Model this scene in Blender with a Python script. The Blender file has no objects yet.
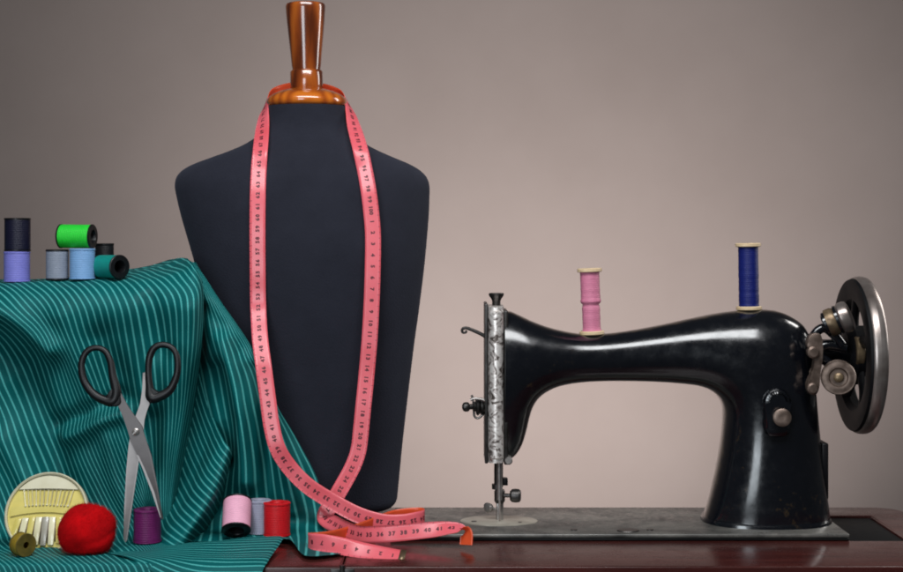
import bpy, bmesh, math, random
import numpy as np
from mathutils import Vector, Matrix
from mathutils.geometry import delaunay_2d_cdt
from mathutils.bvhtree import BVHTree

random.seed(7); np.random.seed(7)
PI = math.pi
sc = bpy.context.scene
COL = sc.collection

# ------------------------------------------------------------------ camera
CAMD, CAMH, HX, HY = 1.5, 0.30, 451.5, 241.0     # distance to the plane Y=0, height, horizon point
def sc_at(Y): return (CAMD + Y) / CAMD / 1000.0
def W(px, py, Y):
    s = sc_at(Y)
    return Vector(((px - HX) * s, Y, CAMH - (py - HY) * s))
def PX(p):
    s = sc_at(p[1]); return (HX + p[0] / s, HY + (CAMH - p[2]) / s)
def TB(px, Y, z):                                  # point over the table at height z
    return Vector(((px - HX) * sc_at(Y), Y, z))

cd = bpy.data.cameras.new('camera'); cam = bpy.data.objects.new('camera', cd); COL.objects.link(cam)
cam.location = (0, -CAMD, CAMH); cam.rotation_euler = (PI / 2, 0, 0)
cd.sensor_width = 36; cd.sensor_fit = 'HORIZONTAL'; cd.lens = 36 * CAMD / 0.903
cd.shift_x = 0; cd.shift_y = -(286 - HY) / 903.0
cd.clip_end = 50; cd.clip_start = 0.05
cd.dof.use_dof = True; cd.dof.focus_distance = 1.5; cd.dof.aperture_fstop = 16
sc.camera = cam

# ------------------------------------------------------------------ helpers
def tag(o, label=None, cat=None, group=None, kind=None):
    if label: o['label'] = label
    if cat: o['category'] = cat
    if group: o['group'] = group
    if kind: o['kind'] = kind
    return o
def empty(name, loc=(0, 0, 0), rot=(0, 0, 0)):
    o = bpy.data.objects.new(name, None); COL.objects.link(o)
    o.location = loc; o.rotation_euler = rot; o.empty_display_size = 0.01
    return o
def link(name, me, mats, parent=None, smooth=True):
    o = bpy.data.objects.new(name, me); COL.objects.link(o)
    for m in (mats if isinstance(mats, (list, tuple)) else [mats]): me.materials.append(m)
    if smooth:
        for p in me.polygons: p.use_smooth = True
    if parent is not None: o.parent = parent
    return o
def obj(name, bm, mats, parent=None, smooth=True, auto=35, world=False):
    me = bpy.data.meshes.new(name)
    bmesh.ops.recalc_face_normals(bm, faces=bm.faces)
    if smooth and auto:
        for e in bm.edges:
            if len(e.link_faces) == 2 and e.calc_face_angle(0) > math.radians(auto): e.smooth = False
    bm.to_mesh(me); bm.free()
    o = link(name, me, mats, parent, smooth)
    return o
def local(bm, root):                                # world-built bmesh -> root's own space
    bm.transform(root.matrix_basis.inverted()); return bm

def catmull(P, n):
    P = np.array(P, float); k = len(P)
    Q = np.vstack([2 * P[0] - P[1], P, 2 * P[-1] - P[-2]])
    t = np.linspace(0, k - 1, n); i = np.minimum(t.astype(int), k - 2); f = (t - i)[:, None]
    a, b, c, d = Q[i], Q[i + 1], Q[i + 2], Q[i + 3]
    return 0.5 * (2 * b + (c - a) * f + (2 * a - 5 * b + 4 * c - d) * f ** 2 + (3 * b - a - 3 * c + d) * f ** 3)
def catmull_closed(P, n):
    P = list(P); k = len(P); Q = np.array(P, float)
    t = np.linspace(0, k, n, endpoint=False); i = t.astype(int); f = (t - i)[:, None]
    a, b, c, d = Q[(i - 1) % k], Q[i % k], Q[(i + 1) % k], Q[(i + 2) % k]
    return 0.5 * (2 * b + (c - a) * f + (2 * a - 5 * b + 4 * c - d) * f ** 2 + (3 * b - a - 3 * c + d) * f ** 3)

def add_lathe(bm, prof, M=None, seg=48, mat=0, cap=False):
    M = M or Matrix()
    rings = []
    for r, z in prof:
        if r < 1e-6: rings.append([bm.verts.new(M @ Vector((0, 0, z)))])
        else: rings.append([bm.verts.new(M @ Vector((r * math.cos(2 * PI * k / seg), r * math.sin(2 * PI * k / seg), z))) for k in range(seg)])
    for a, b in zip(rings, rings[1:]):
        for k in range(seg):
            k2 = (k + 1) % seg
            if len(a) == 1 and len(b) == 1: continue
            if len(a) == 1: f = bm.faces.new((a[0], b[k], b[k2]))
            elif len(b) == 1: f = bm.faces.new((a[k], a[k2], b[0]))
            else: f = bm.faces.new((a[k], a[k2], b[k2], b[k]))
            f.material_index = mat
    return bm
def add_box(bm, lo, hi, M=None, bevel=0.0, mat=0):
    M = M or Matrix()
    t = bmesh.new()
    v = [t.verts.new((x, y, z)) for x in (lo[0], hi[0]) for y in (lo[1], hi[1]) for z in (lo[2], hi[2])]
    for q in ((0, 1, 3, 2), (4, 6, 7, 5), (0, 4, 5, 1), (2, 3, 7, 6), (0, 2, 6, 4), (1, 5, 7, 3)):
        t.faces.new([v[i] for i in q])
    if bevel: bmesh.ops.bevel(t, geom=t.edges[:], offset=bevel, segments=3, affect='EDGES', profile=0.5)
    bmesh.ops.recalc_face_normals(t, faces=t.faces)
    for f in t.faces: f.material_index = mat
    t.transform(M); merge(bm, t)
    return bm
def merge(bm, t):
    mp = {}
    for v in t.verts: mp[v] = bm.verts.new(v.co)
    for f in t.faces:
        try:
            g = bm.faces.new([mp[v] for v in f.verts]); g.material_index = f.material_index
        except ValueError: pass
    t.free()
def add_tube(bm, pts, rad, seg=12, closed=False, mat=0, flat=1.0, up=None):
    pts = [Vector(p) for p in pts]; n = len(pts)
    rad = [float(q) for q in rad] if isinstance(rad, (list, tuple, np.ndarray)) else [float(rad)] * n
    rings = []; prev = Vector(up) if up else None
    for i, p in enumerate(pts):
        if closed: t = (pts[(i + 1) % n] - pts[i - 1]).normalized()
        else: t = (pts[min(i + 1, n - 1)] - pts[max(i - 1, 0)]).normalized()
        if prev is None: prev = Vector((0, 0, 1)) if abs(t.z) < .9 else Vector((0, 1, 0))
        u = (prev - t * prev.dot(t)).normalized(); v = t.cross(u)
        if not up: prev = u
        rings.append([bm.verts.new(p + rad[i] * (u * math.cos(2 * PI * k / seg) * flat + v * math.sin(2 * PI * k / seg))) for k in range(seg)])
    pairs = list(zip(rings, rings[1:])) + ([(rings[-1], rings[0])] if closed else [])
    for a, b in pairs:
        for k in range(seg):
            f = bm.faces.new((a[k], a[(k + 1) % seg], b[(k + 1) % seg], b[k])); f.material_index = mat
    if not closed:
        for r in (rings[0], rings[-1]): bm.faces.new(r).material_index = mat
    return bm
def axis_matrix(p, d):
    d = Vector(d).normalized(); q = d.to_track_quat('Z', 'Y')
    return Matrix.Translation(p) @ q.to_matrix().to_4x4()
def add_prism(bm, poly, y0, y1, mapf, bevel=0.0, mat=0):   # polygon (px,py), mapped by mapf(px,py,dy)
    t = bmesh.new()
    a = [t.verts.new(mapf(x, y, y0)) for x, y in poly]; b = [t.verts.new(mapf(x, y, y1)) for x, y in poly]
    t.faces.new(a); t.faces.new(b[::-1])
    for i in range(len(poly)):
        j = (i + 1) % len(poly); t.faces.new((a[i], b[i], b[j], a[j]))
    if bevel: bmesh.ops.bevel(t, geom=t.edges[:], offset=bevel, segments=2, affect='EDGES', profile=0.5)
    bmesh.ops.recalc_face_normals(t, faces=t.faces)
    for f in t.faces: f.material_index = mat
    merge(bm, t); return bm

# ------------------------------------------------------------------ materials
class NT:
    def __init__(s, name):
        s.m = bpy.data.materials.new(name); s.m.use_nodes = True; s.t = s.m.node_tree
        s.b = s.t.nodes['Principled BSDF']
    def n(s, typ, **kw):
        x = s.t.nodes.new(typ)
        for k, v in kw.items():
            if k.startswith('i_'):
                key = k[2:]; key = int(key) if key.isdigit() else key.replace('_', ' ')
                x.inputs[key].default_value = v
            else: setattr(x, k, v)
        return x
    def l(s, a, b): s.t.links.new(a, b)
    def noise(s, scale, detail=4, rough=.55, vec=None, dist=0):
        x = s.n('ShaderNodeTexNoise', i_Scale=scale, i_Detail=detail, i_Roughness=rough, i_Distortion=dist)
        if vec is None:
            if not hasattr(s, 'tc'): s.tc = s.n('ShaderNodeTexCoord')
            vec = s.tc.outputs['Object']
        s.l(vec, x.inputs['Vector']); return x
    def ramp(s, fac, stops):
        r = s.n('ShaderNodeValToRGB'); el = r.color_ramp.elements
        while len(el) < len(stops): el.new(.5)
        for e, (p, c) in zip(el, stops):
            e.position = p; e.color = (*c, 1) if len(c) == 3 else c
        s.l(fac, r.inputs['Fac']); return r
    def bump(s, h, strength=.3, dist=.001):
        b = s.n('ShaderNodeBump', i_Strength=strength, i_Distance=dist); s.l(h, b.inputs['Height'])
        s.l(b.outputs['Normal'], s.b.inputs['Normal']); return b
    def set(s, **kw):
        for k, v in kw.items(): s.b.inputs[k.replace('_', ' ')].default_value = v
        return s
def g3(v): return (v, v, v)
def simple(name, c, rough=.5, metal=0., c2=None, nscale=60, bump=0, bdist=.0005, rvar=.08, **kw):
    M = NT(name); M.set(Roughness=rough, Metallic=metal, **kw)
    n = M.noise(nscale, 5)
    c2 = c2 or tuple(x * .72 for x in c)
    r = M.ramp(n.outputs['Fac'], [(.3, c2), (.7, c)]); M.l(r.outputs['Color'], M.b.inputs['Base Color'])
    mr = M.n('ShaderNodeMapRange', i_3=max(0.02, rough - rvar), i_4=min(1, rough + rvar)); M.l(n.outputs['Fac'], mr.inputs[0]); M.l(mr.outputs[0], M.b.inputs['Roughness'])
    if bump: M.bump(n.outputs['Fac'], bump, bdist)
    return M.m

def mat_wall():
    M = NT('wall_paint'); M.set(Roughness=.9)
    n = M.noise(2.2, 5, .6); r = M.ramp(n.outputs['Fac'], [(.3, (.395, .330, .306)), (.7, (.44, .372, .347))])
    M.l(r.outputs['Color'], M.b.inputs['Base Color'])
    n2 = M.noise(180, 3); M.bump(n2.outputs['Fac'], .08, .001); return M.m
def mat_mahogany():
    M = NT('mahogany_varnish')
    tc = M.n('ShaderNodeTexCoord'); mp = M.n('ShaderNodeMapping'); mp.inputs['Scale'].default_value = (3, 60, 40)
    M.l(tc.outputs['Object'], mp.inputs['Vector'])
    n = M.noise(1.4, 8, .65, mp.outputs['Vector'], .6)
    r = M.ramp(n.outputs['Fac'], [(.25, (.018, .0045, .004)), (.55, (.055, .012, .010)), (.8, (.085, .022, .017))])
    M.l(r.outputs['Color'], M.b.inputs['Base Color'])
    n2 = M.noise(25, 6, .7); mr = M.n('ShaderNodeMapRange', i_1=.3, i_2=.75, i_3=.17, i_4=.36); M.l(n2.outputs['Fac'], mr.inputs[0])
    M.l(mr.outputs[0], M.b.inputs['Roughness'])
    M.set(Specular_IOR_Level=.38, Coat_Weight=.12, Coat_Roughness=.12); M.bump(n.outputs['Fac'], .06, .0006); return M.m
def mat_handle_wood(name='glossy_turned_wood', st=None):
    M = NT(name)
    tc = M.n('ShaderNodeTexCoord'); mp = M.n('ShaderNodeMapping'); mp.inputs['Scale'].default_value = (1, 1, .10); mp.inputs['Rotation'].default_value = (.25, .12, 0)
    M.l(tc.outputs['Object'], mp.inputs['Vector'])
    w = M.n('ShaderNodeTexWave', wave_type='RINGS', rings_direction='Y', i_Scale=40, i_Distortion=4, i_Detail=3, i_Detail_Scale=1.2)
    M.l(mp.outputs['Vector'], w.inputs['Vector'])
    n = M.noise(120, 8, .7, mp.outputs['Vector'], .4)
    mx = M.n('ShaderNodeMix', data_type='FLOAT', i_0=.45); M.l(w.outputs['Fac'], mx.inputs[2]); M.l(n.outputs['Fac'], mx.inputs[3])
    r = M.ramp(mx.outputs[0], st or [(.15, (.28, .052, .005)), (.5, (.44, .10, .008)), (.85, (.56, .15, .012))])
    M.l(r.outputs['Color'], M.b.inputs['Base Color']); M.set(Roughness=.22, Coat_Weight=1, Coat_Roughness=.06); return M.m
def mat_bust():
    M = NT('charcoal_jersey'); M.set(Roughness=.9, Specular_IOR_Level=.2, Sheen_Weight=.07, Sheen_Roughness=.5)
    M.b.inputs['Sheen Tint'].default_value = (.45, .5, .7, 1)
    n = M.noise(520, 3); n2 = M.noise(14, 6, .7)
    r = M.ramp(n2.outputs['Fac'], [(.3, (.0110, .0118, .0190)), (.7, (.0165, .0178, .0275))])
    M.l(r.outputs['Color'], M.b.inputs['Base Color']); M.bump(n.outputs['Fac'], .5, .0009); return M.m
def mat_fabric():
    M = NT('teal_striped_cloth'); M.set(Roughness=.55, Specular_IOR_Level=.10, Sheen_Weight=.0)
    M.b.inputs['Sheen Tint'].default_value = (.3, .9, .85, 1)
    uv = M.n('ShaderNodeUVMap', uv_map='stripe'); sp = M.n('ShaderNodeSeparateXYZ'); M.l(uv.outputs['UV'], sp.inputs[0])
    nz = M.noise(7, 2); ad = M.n('ShaderNodeMath', operation='MULTIPLY_ADD', i_1=.35); M.l(nz.outputs['Fac'], ad.inputs[0]); M.l(sp.outputs['X'], ad.inputs[2])
    fr = M.n('ShaderNodeMath', operation='FRACT'); M.l(ad.outputs[0], fr.inputs[0])
    sb = M.n('ShaderNodeMath', operation='SUBTRACT', i_1=.5); M.l(fr.outputs[0], sb.inputs[0])
    ab = M.n('ShaderNodeMath', operation='ABSOLUTE'); M.l(sb.outputs[0], ab.inputs[0])
    mr = M.n('ShaderNodeMapRange', interpolation_type='SMOOTHSTEP', i_1=.05, i_2=.19, i_3=1, i_4=0); M.l(ab.outputs[0], mr.inputs[0])
    n = M.noise(600, 3); n2 = M.noise(18, 4)
    base = M.ramp(n2.outputs['Fac'], [(.3, (.0006, .066, .070)), (.7, (.0012, .098, .100))])
    st = M.ramp(n.outputs['Fac'], [(.3, (.045, .285, .275)), (.7, (.075, .37, .355))])
    mx = M.n('ShaderNodeMix', data_type='RGBA'); M.l(mr.outputs[0], mx.inputs[0]); M.l(base.outputs['Color'], mx.inputs[6]); M.l(st.outputs['Color'], mx.inputs[7])
    M.l(mx.outputs[2], M.b.inputs['Base Color'])
    hs = M.n('ShaderNodeMath', operation='MULTIPLY_ADD', i_1=.25); M.l(n.outputs['Fac'], hs.inputs[0]); M.l(mr.outputs[0], hs.inputs[2])
    M.bump(hs.outputs[0], .35, .0007); return M.m
def mat_tape(name, c, c2, tr=.25):
    M = NT(name); M.set(Roughness=.30, Specular_IOR_Level=.6)
    n = M.noise(30, 4); r = M.ramp(n.outputs['Fac'], [(.3, c2), (.7, c)]); M.l(r.outputs['Color'], M.b.inputs['Base Color'])
    tl = M.n('ShaderNodeBsdfTranslucent'); tl.inputs['Color'].default_value = (.85, .10, .07, 1)
    mx = M.n('ShaderNodeMixShader', i_0=tr); M.l(M.b.outputs[0], mx.inputs[1]); M.l(tl.outputs[0], mx.inputs[2])
    M.l(mx.outputs[0], M.t.nodes['Material Output'].inputs['Surface']); return M.m
def mat_black_lacquer():
    M = NT('worn_black_lacquer')
    n = M.noise(9, 8, .7); n2 = M.noise(160, 5, .7); n3 = M.noise(75, 8, .75)
    mul = M.n('ShaderNodeMath', operation='MULTIPLY'); M.l(n.outputs['Fac'], mul.inputs[0]); M.l(n2.outputs['Fac'], mul.inputs[1])
    r = M.ramp(mul.outputs[0], [(.0, (.0022, .0027, .0042)), (.36, (.0034, .0042, .0066)), (.42, (.030, .020, .011))])
    M.l(r.outputs['Color'], M.b.inputs['Base Color'])
    at = M.n('ShaderNodeAttribute', attribute_name='edge'); n5 = M.noise(70, 6, .7)
    em = M.n('ShaderNodeMath', operation='MULTIPLY'); M.l(at.outputs['Fac'], em.inputs[0]); M.l(n5.outputs['Fac'], em.inputs[1])
    er = M.n('ShaderNodeMapRange', i_1=.30, i_2=.50, i_3=0, i_4=.85); M.l(em.outputs[0], er.inputs[0])
    mxe = M.n('ShaderNodeMix', data_type='RGBA'); mxe.inputs[7].default_value = (.075, .052, .034, 1)
    M.l(er.outputs[0], mxe.inputs[0]); M.l(r.outputs['Color'], mxe.inputs[6]); M.l(mxe.outputs[2], M.b.inputs['Base Color'])
    mr = M.n('ShaderNodeMapRange', i_1=.32, i_2=.68, i_3=.10, i_4=.30); M.l(n3.outputs['Fac'], mr.inputs[0]); M.l(mr.outputs[0], M.b.inputs['Roughness'])
    n4 = M.noise(45, 4, .5); M.set(Specular_IOR_Level=.55, Coat_Weight=.7, Coat_Roughness=.15); M.bump(n4.outputs['Fac'], .10, .003); return M.m
def mat_face():
    M = NT('engraved_nickel'); M.set(Metallic=.55, Roughness=.36)
    n = M.noise(115, 3, .55, dist=1.6); v = M.n('ShaderNodeTexVoronoi', i_Scale=150.); M.l(M.tc.outputs['Object'], v.inputs['Vector'])
    r = M.ramp(n.outputs['Fac'], [(.38, (.10, .08, .07)), (.46, (.55, .49, .46)), (.58, (.88, .83, .79))]); M.l(r.outputs['Color'], M.b.inputs['Base Color'])
    ad = M.n('ShaderNodeMath', operation='ADD'); M.l(n.outputs['Fac'], ad.inputs[0]); M.l(v.outputs['Distance'], ad.inputs[1])
    M.bump(n.outputs['Fac'], .4, .0007); return M.m
def mat_bed():
    M = NT('worn_grey_bed'); M.set(Metallic=.25)
    tc = M.n('ShaderNodeTexCoord'); mp = M.n('ShaderNodeMapping'); mp.inputs['Scale'].default_value = (1, 1.6, 1); M.l(tc.outputs['Object'], mp.inputs['Vector'])
    n = M.noise(16, 8, .68, mp.outputs['Vector'], .5); n2 = M.noise(140, 4, .7)
    r = M.ramp(n.outputs['Fac'], [(.28, (.030, .029, .027)), (.45, (.095, .092, .085)), (.62, (.165, .158, .142)), (.8, (.26, .23, .185))])
    M.l(r.outputs['Color'], M.b.inputs['Base Color'])
    mr = M.n('ShaderNodeMapRange', i_1=.3, i_2=.7, i_3=.22, i_4=.5); M.l(n2.outputs['Fac'], mr.inputs[0]); M.l(mr.outputs[0], M.b.inputs['Roughness'])
    M.bump(n2.outputs['Fac'], .08, .0004); return M.m
def mat_thread(name, c, dark=.72, ax='Z', per=2600):
    M = NT(name); M.set(Roughness=.48, Specular_IOR_Level=.3)
    tc = M.n('ShaderNodeTexCoord'); w = M.n('ShaderNodeTexWave', wave_type='BANDS', bands_direction='Z', i_Scale=per / 14.0, i_Distortion=2.5, i_Detail=2, i_Detail_Scale=3)
    M.l(tc.outputs['Object'], w.inputs['Vector'])
    n = M.noise(90, 3)
    mx = M.n('ShaderNodeMix', data_type='FLOAT', i_0=.5); M.l(w.outputs['Fac'], mx.inputs[2]); M.l(n.outputs['Fac'], mx.inputs[3])
    r = M.ramp(mx.outputs[0], [(.2, tuple(x * dark for x in c)), (.75, c)]); M.l(r.outputs['Color'], M.b.inputs['Base Color'])
    M.bump(w.outputs['Fac'], .45, .0004); return M.m

MT = dict(
    wall=mat_wall(), wood=mat_mahogany(), hwood=mat_handle_wood(), hwood2=mat_handle_wood('dark_turned_wood', [(.2, (.075, .014, .003)), (.5, (.20, .040, .006)), (.8, (.34, .082, .010))]), bust=mat_bust(), fabric=mat_fabric(),
    tape=mat_tape('pink_tape', (.92, .19, .235), (.86, .125, .155), .26), tape_back=mat_tape('red_tape_back', (.95, .15, .045), (.90, .12, .04), .4),
    ink=simple('tape_ink', (.085, .010, .018), .6), black=mat_black_lacquer(), face=mat_face(), bed=mat_bed(),
    dblade=simple('dark_blade_steel', (.12, .11, .11), .46, .4, (.08, .072, .072), 60, .08),  # darker tone of the scissor steel, used on one blade
    mblack=simple('matte_black_paint', (.006, .0062, .007), .55, 0, (.003, .003, .004), 60, .1, Specular_IOR_Level=.12),
    steel=simple('worn_steel', (.46, .43, .41), .34, .7, (.20, .18, .17), 90, .15),
    darksteel=simple('dark_steel', (.085, .08, .078), .38, .8, (.03, .027, .025), 80, .15),
    chrome=simple('aged_chrome', (.46, .41, .385), .33, .8, (.24, .195, .175), 38, .08),
    tan=simple('tarnished_metal', (.23, .17, .14), .42, .7, (.10, .07, .055), 120, .3),
    brass=simple('worn_brass', (.30, .22, .13), .42, .7, (.12, .08, .05), 90, .15),
    plate=simple('nickel_plate', (.50, .46, .39), .36, .4, (.32, .29, .24), 60, .1),
    blackp=simple('black_plastic', (.005, .005, .006), .42, 0, (.003, .003, .004), 70, .05, Specular_IOR_Level=.35),
    recess=simple('black_recess', (.004, .0045, .005), .6, Specular_IOR_Level=.12),
    blade=simple('scissor_steel', (.29, .27, .265), .44, .45, (.21, .195, .19), 50, .06),
    cream=simple('pale_spool_wood', (.72, .56, .36), .5, 0, (.58, .42, .24), 120, .1),
    rim=simple('clear_white_plastic', (.66, .63, .47), .38, 0, (.56, .52, .35), 40, 0, Coat_Weight=.3),
    tray=simple('pale_yellow_plastic', (.66, .56, .15), .42, 0, (.54, .45, .10), 45, 0, Coat_Weight=.4),
    ivory=simple('ivory_plastic', (.74, .70, .48), .35, 0, (.62, .57, .34), 80, 0, Coat_Weight=.6),
    greyslat=simple('grey_slat', (.38, .36, .30), .35, 0, (.28, .26, .2), 80, 0, Coat_Weight=.6),
    pin=simple('pin_steel', (.52, .47, .28), .35, .3),
    pompom=simple('red_felt', (.50, .0018, .004), .95, 0, (.33, .0012, .003), 60, .1, .001, Specular_IOR_Level=.1),
    olive=mat_thread('olive_thread', (.30, .20, .02)), olived=simple('olive_flange', (.17, .12, .02), .4, .2, (.07, .055, .012), 90, .1),
)
TH = {k: mat_thread(k + '_thread', c) for k, c in dict(
    navy=(.006, .006, .022), lilac=(.20, .20, .60), grey=(.24, .27, .34), sky=(.20, .38, .66), green=(.02, .62, .04), teal=(.004, .26, .22),
    purple=(.135, .010, .095), pink=(.86, .42, .56), bluegrey=(.33, .34, .44), red=(.62, .008, .014), rose=(.68, .22, .34), royal=(.006, .013, .14), black=(.01, .01, .012)).items()}

# ------------------------------------------------------------------ setting
bm = bmesh.new()
YW = 2.2
vs = [bm.verts.new(p) for p in ((-4, YW, -1.6), (4, YW, -1.6), (4, YW, 3), (-4, YW, 3))]; bm.faces.new(vs)
tag(obj('wall', bm, MT['wall'], smooth=False), 'plain warm grey studio wall behind everything', None, None, 'structure')

table = empty('wooden_table', (0, 0, 0)); tag(table, 'dark varnished mahogany sewing table carrying everything', 'table')
TY0, TY1, TX1 = -.118, .19, .502
RX0, RX1, RY0, RY1 = .400, .457, .001, .137
bm = bmesh.new()
# board with an open well beside the machine bed
SEAM = -.1005
xs = [SEAM, RX0, RX1, TX1]; ys = [TY0, RY0, RY1, TY1]
def board(bm, outline, hole, z0, z1, bev):
    t = bmesh.new()
    vo = [Vector((x, y)) for x, y in outline]; vh = [Vector((x, y)) for x, y in hole]
    no, nh = len(vo), len(vh)
    ed = [(i, (i + 1) % no) for i in range(no)] + [(no + i, no + (i + 1) % nh) for i in range(nh)]
    r = delaunay_2d_cdt(vo + vh, ed, [], 2, 1e-7) if nh else None
    if nh:
        top = [t.verts.new((p.x, p.y, z1)) for p in r[0]]
        for f in r[2]:
            c = sum((r[0][i] for i in f), Vector((0, 0))) / len(f)
            hx = [p[0] for p in hole]; hy = [p[1] for p in hole]
            if min(hx) < c.x < max(hx) and min(hy) < c.y < max(hy): continue
            t.faces.new([top[i] for i in f])
    else:
        t.faces.new([t.verts.new((p.x, p.y, z1)) for p in vo])
    bmesh.ops.recalc_face_normals(t, faces=t.faces)
    g = bmesh.ops.extrude_face_region(t, geom=t.faces[:])
    for v in g['geom']:
        if isinstance(v, bmesh.types.BMVert): v.co.z = z0
    bmesh.ops.recalc_face_normals(t, faces=t.faces)
    if bev:
        es = [e for e in t.edges if len(e.link_faces) == 2 and e.calc_face_angle(0) > 1.2 and all(abs(v.co.z - z1) < 1e-6 for v in e.verts)]
        bmesh.ops.bevel(t, geom=es, offset=bev, segments=3, affect='EDGES', profile=.5)
    merge(bm, t)
rc = .03
outl = [(SEAM, TY0), (TX1, TY0)] + [(TX1 - rc + rc * math.cos(a), TY1 - rc + rc * math.sin(a)) for a in np.linspace(0, PI / 2, 8)] + [(SEAM, TY1)]
board(bm, outl, [(RX0, RY0), (RX1, RY0), (RX1, RY1), (RX0, RY1)], -.022, 0, .0022)
obj('table_top', bm, MT['wood'], table, auto=30)
bm = bmesh.new(); board(bm, [(-.75, TY0 + .002), (SEAM - .0012, TY0 + .002), (SEAM - .0012, .26), (-.75, .26)], [], -.022, -.0006, .0022)
obj('table_leaf', bm, MT['wood'], table, auto=30)
bm = bmesh.new(); add_box(bm, (RX0 + .0004, RY0 + .0004, -.05), (RX1 - .0004, RY1 - .0004, -.0025), bevel=.001)
obj('well_floor', bm, MT['recess'], table)
bm = bmesh.new(); add_box(bm, (-.72, TY0 + .012, -.16), (.48, TY0 + .03, -.0225), bevel=.001)
obj('apron', bm, MT['recess'], table)
bm = bmesh.new()
for dx in (-.006, .006): add_box(bm, (SEAM + dx - .005, TY0 - .0015, -.014), (SEAM + dx + .005, TY0 + .001, -.002), bevel=.0006)
add_tube(bm, [(SEAM, TY0 - .0015, -.015), (SEAM, TY0 - .0015, .0015)], .0024, 14)
obj('hinge', bm, MT['darksteel'], table)

# ------------------------------------------------------------------ mannequin
MY, MCX = .165, 305.0
Ls = [(107, 268.5), (118, 268), (128, 264.5), (137, 257), (145, 245), (152, 229), (158.5, 211), (164, 196), (170, 184.5), (177, 178), (186, 176), (198, 178), (220, 183.5), (265, 196.5), (310, 206), (350, 212), (430, 220), (480, 224), (500, 227)]
Rs = [(107, 347), (118, 347.5), (128, 350.5), (137, 357), (145, 367.5), (152, 381), (158.5, 396), (164, 409), (170, 419.5), (177, 426.5), (186, 429.5), (198, 429.5), (220, 428.5), (265, 424.5), (310, 419), (350, 413.5), (430, 404), (480, 399), (500, 397)]
Dp = [(107, .042), (128, .044), (145, .055), (158, .064), (170, .071), (186, .078), (220, .085), (265, .087), (350, .076), (430, .066), (500, .060)]
def itp(tab, y):
    a = np.array(tab); 
    P = catmull(a, 400); return float(np.interp(y, P[:, 0], P[:, 1]))
TORSO = {}
_pl, _pr, _pd = catmull(Ls, 600), catmull(Rs, 600), catmull(Dp, 600)
def torso_sec(py):
    l = np.interp(py, _pl[:, 0], _pl[:, 1]); r = np.interp(py, _pr[:, 0], _pr[:, 1]); d = np.interp(py, _pd[:, 0], _pd[:, 1])
    return (l + r) / 2, (r - l) / 2, d
def torso_front(px, py):
    c, w, d = torso_sec(py); q = min(.999, abs((px - c) / w))
    return MY - d * (1 - q ** 2.3) ** (1 / 2.3)
mann = empty('mannequin', W(311, 511, MY)); tag(mann, 'charcoal dress form bust with a turned wooden neck finial', 'mannequin')
bm = bmesh.new(); SEG = 128; rings = []
pys = [107.0] + list(np.arange(108, 200, 1.0)) + list(np.arange(200, 497, 5.0)) 
secs = [(p, *torso_sec(p), 1.0) for p in pys]
c0, w0, d0 = torso_sec(496)
for a in np.linspace(0, PI / 2, 9)[1:]: secs.append((496 + 12 * math.sin(a), c0, w0 - 12 * (1 - math.cos(a)), d0 - .012 * (1 - math.cos(a)), 1.0))
for py, c, w, d, _ in secs:
    ring = []
    for k in range(SEG):
        a = 2 * PI * k / SEG; e = 2 / 2.3
        cx = math.copysign(abs(math.cos(a)) ** e, math.cos(a)); cy = math.copysign(abs(math.sin(a)) ** e, math.sin(a))
        p = W(c + w * cx, py, MY); p.y = MY + d * cy; ring.append(bm.verts.new(p))
    rings.append(ring)
for a, b in zip(rings, rings[1:]):
    for k in range(SEG): bm.faces.new((a[k], a[(k + 1) % SEG], b[(k + 1) % SEG], b[k]))
bm.faces.new(rings[0]); bm.faces.new(rings[-1])
obj('torso', local(bm, mann), MT['bust'], mann, auto=60)
sM = sc_at(MY)
def mprof(L): return [(r * sM, 0 if False else (107 - y) * sM) for r, y in L]
base = W(307, 107, MY)
cap = obj('neck_cap', local(add_lathe(bmesh.new(), mprof([(0, 107.5), (34, 107.5), (37, 107), (39.3, 105), (40, 102.5), (39.6, 100), (38, 97.5), (34, 94.5), (28, 91.8), (21, 89.8), (15.5, 88.6), (0, 88.4)]), Matrix.Translation(base), 72), mann), MT['hwood'], mann)
hb = bmesh.new()
add_lathe(hb, mprof([(0, 89), (15.6, 89), (16.2, 88), (16.2, 72), (15.2, 70.5), (14, 70), (14, 69), (14.6, 66), (15.6, 54), (17.2, 38), (18.8, 22), (19.8, 9), (19.9, 6), (19, 4), (16.5, 3), (0, 2.6)]), Matrix.Translation(base) @ Matrix.Rotation(math.radians(-.8), 4, 'Y'), 72)
hd = obj('finial', local(hb, mann), MT['hwood2'], mann); 

# ------------------------------------------------------------------ fabric
def net_sheet(cols, us, nc, nr):
    """cols: list of columns, each a list of (px,py,Y); us: stripe coordinate of each column."""
    A = np.array(cols, float)                       # [ncol, nrow, 3]
    k, r, _ = A.shape
    B = np.stack([catmull(A[i], nr) for i in range(k)])      # smooth along rows
    C = np.stack([catmull(B[:, j, :], nc) for j in range(nr)], 1)
    U = catmull(np.array(us, float)[:, None], nc)[:, 0]
    return C, U
def seg_dist(P, poly):
    d = np.full(P.shape[0], 1e9)
    for a, b in zip(poly, poly[1:]):
        a = np.array(a, float); b = np.array(b, float); ab = b - a
        t = np.clip(((P - a) @ ab) / (ab @ ab), 0, 1); q = a + t[:, None] * ab
        d = np.minimum(d, np.hypot(*(P - q).T))
    return d
def vnoise(P, scale, seed):
    rs = np.random.RandomState(seed); v = np.zeros(P.shape[0])
    for i in range(10):
        k = rs.normal(size=3) * scale; v += np.sin(P @ k + rs.uniform(0, 6.28))
    return v / 10 ** .5
fab_v, fab_f, fab_uv = [], [], []
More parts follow.
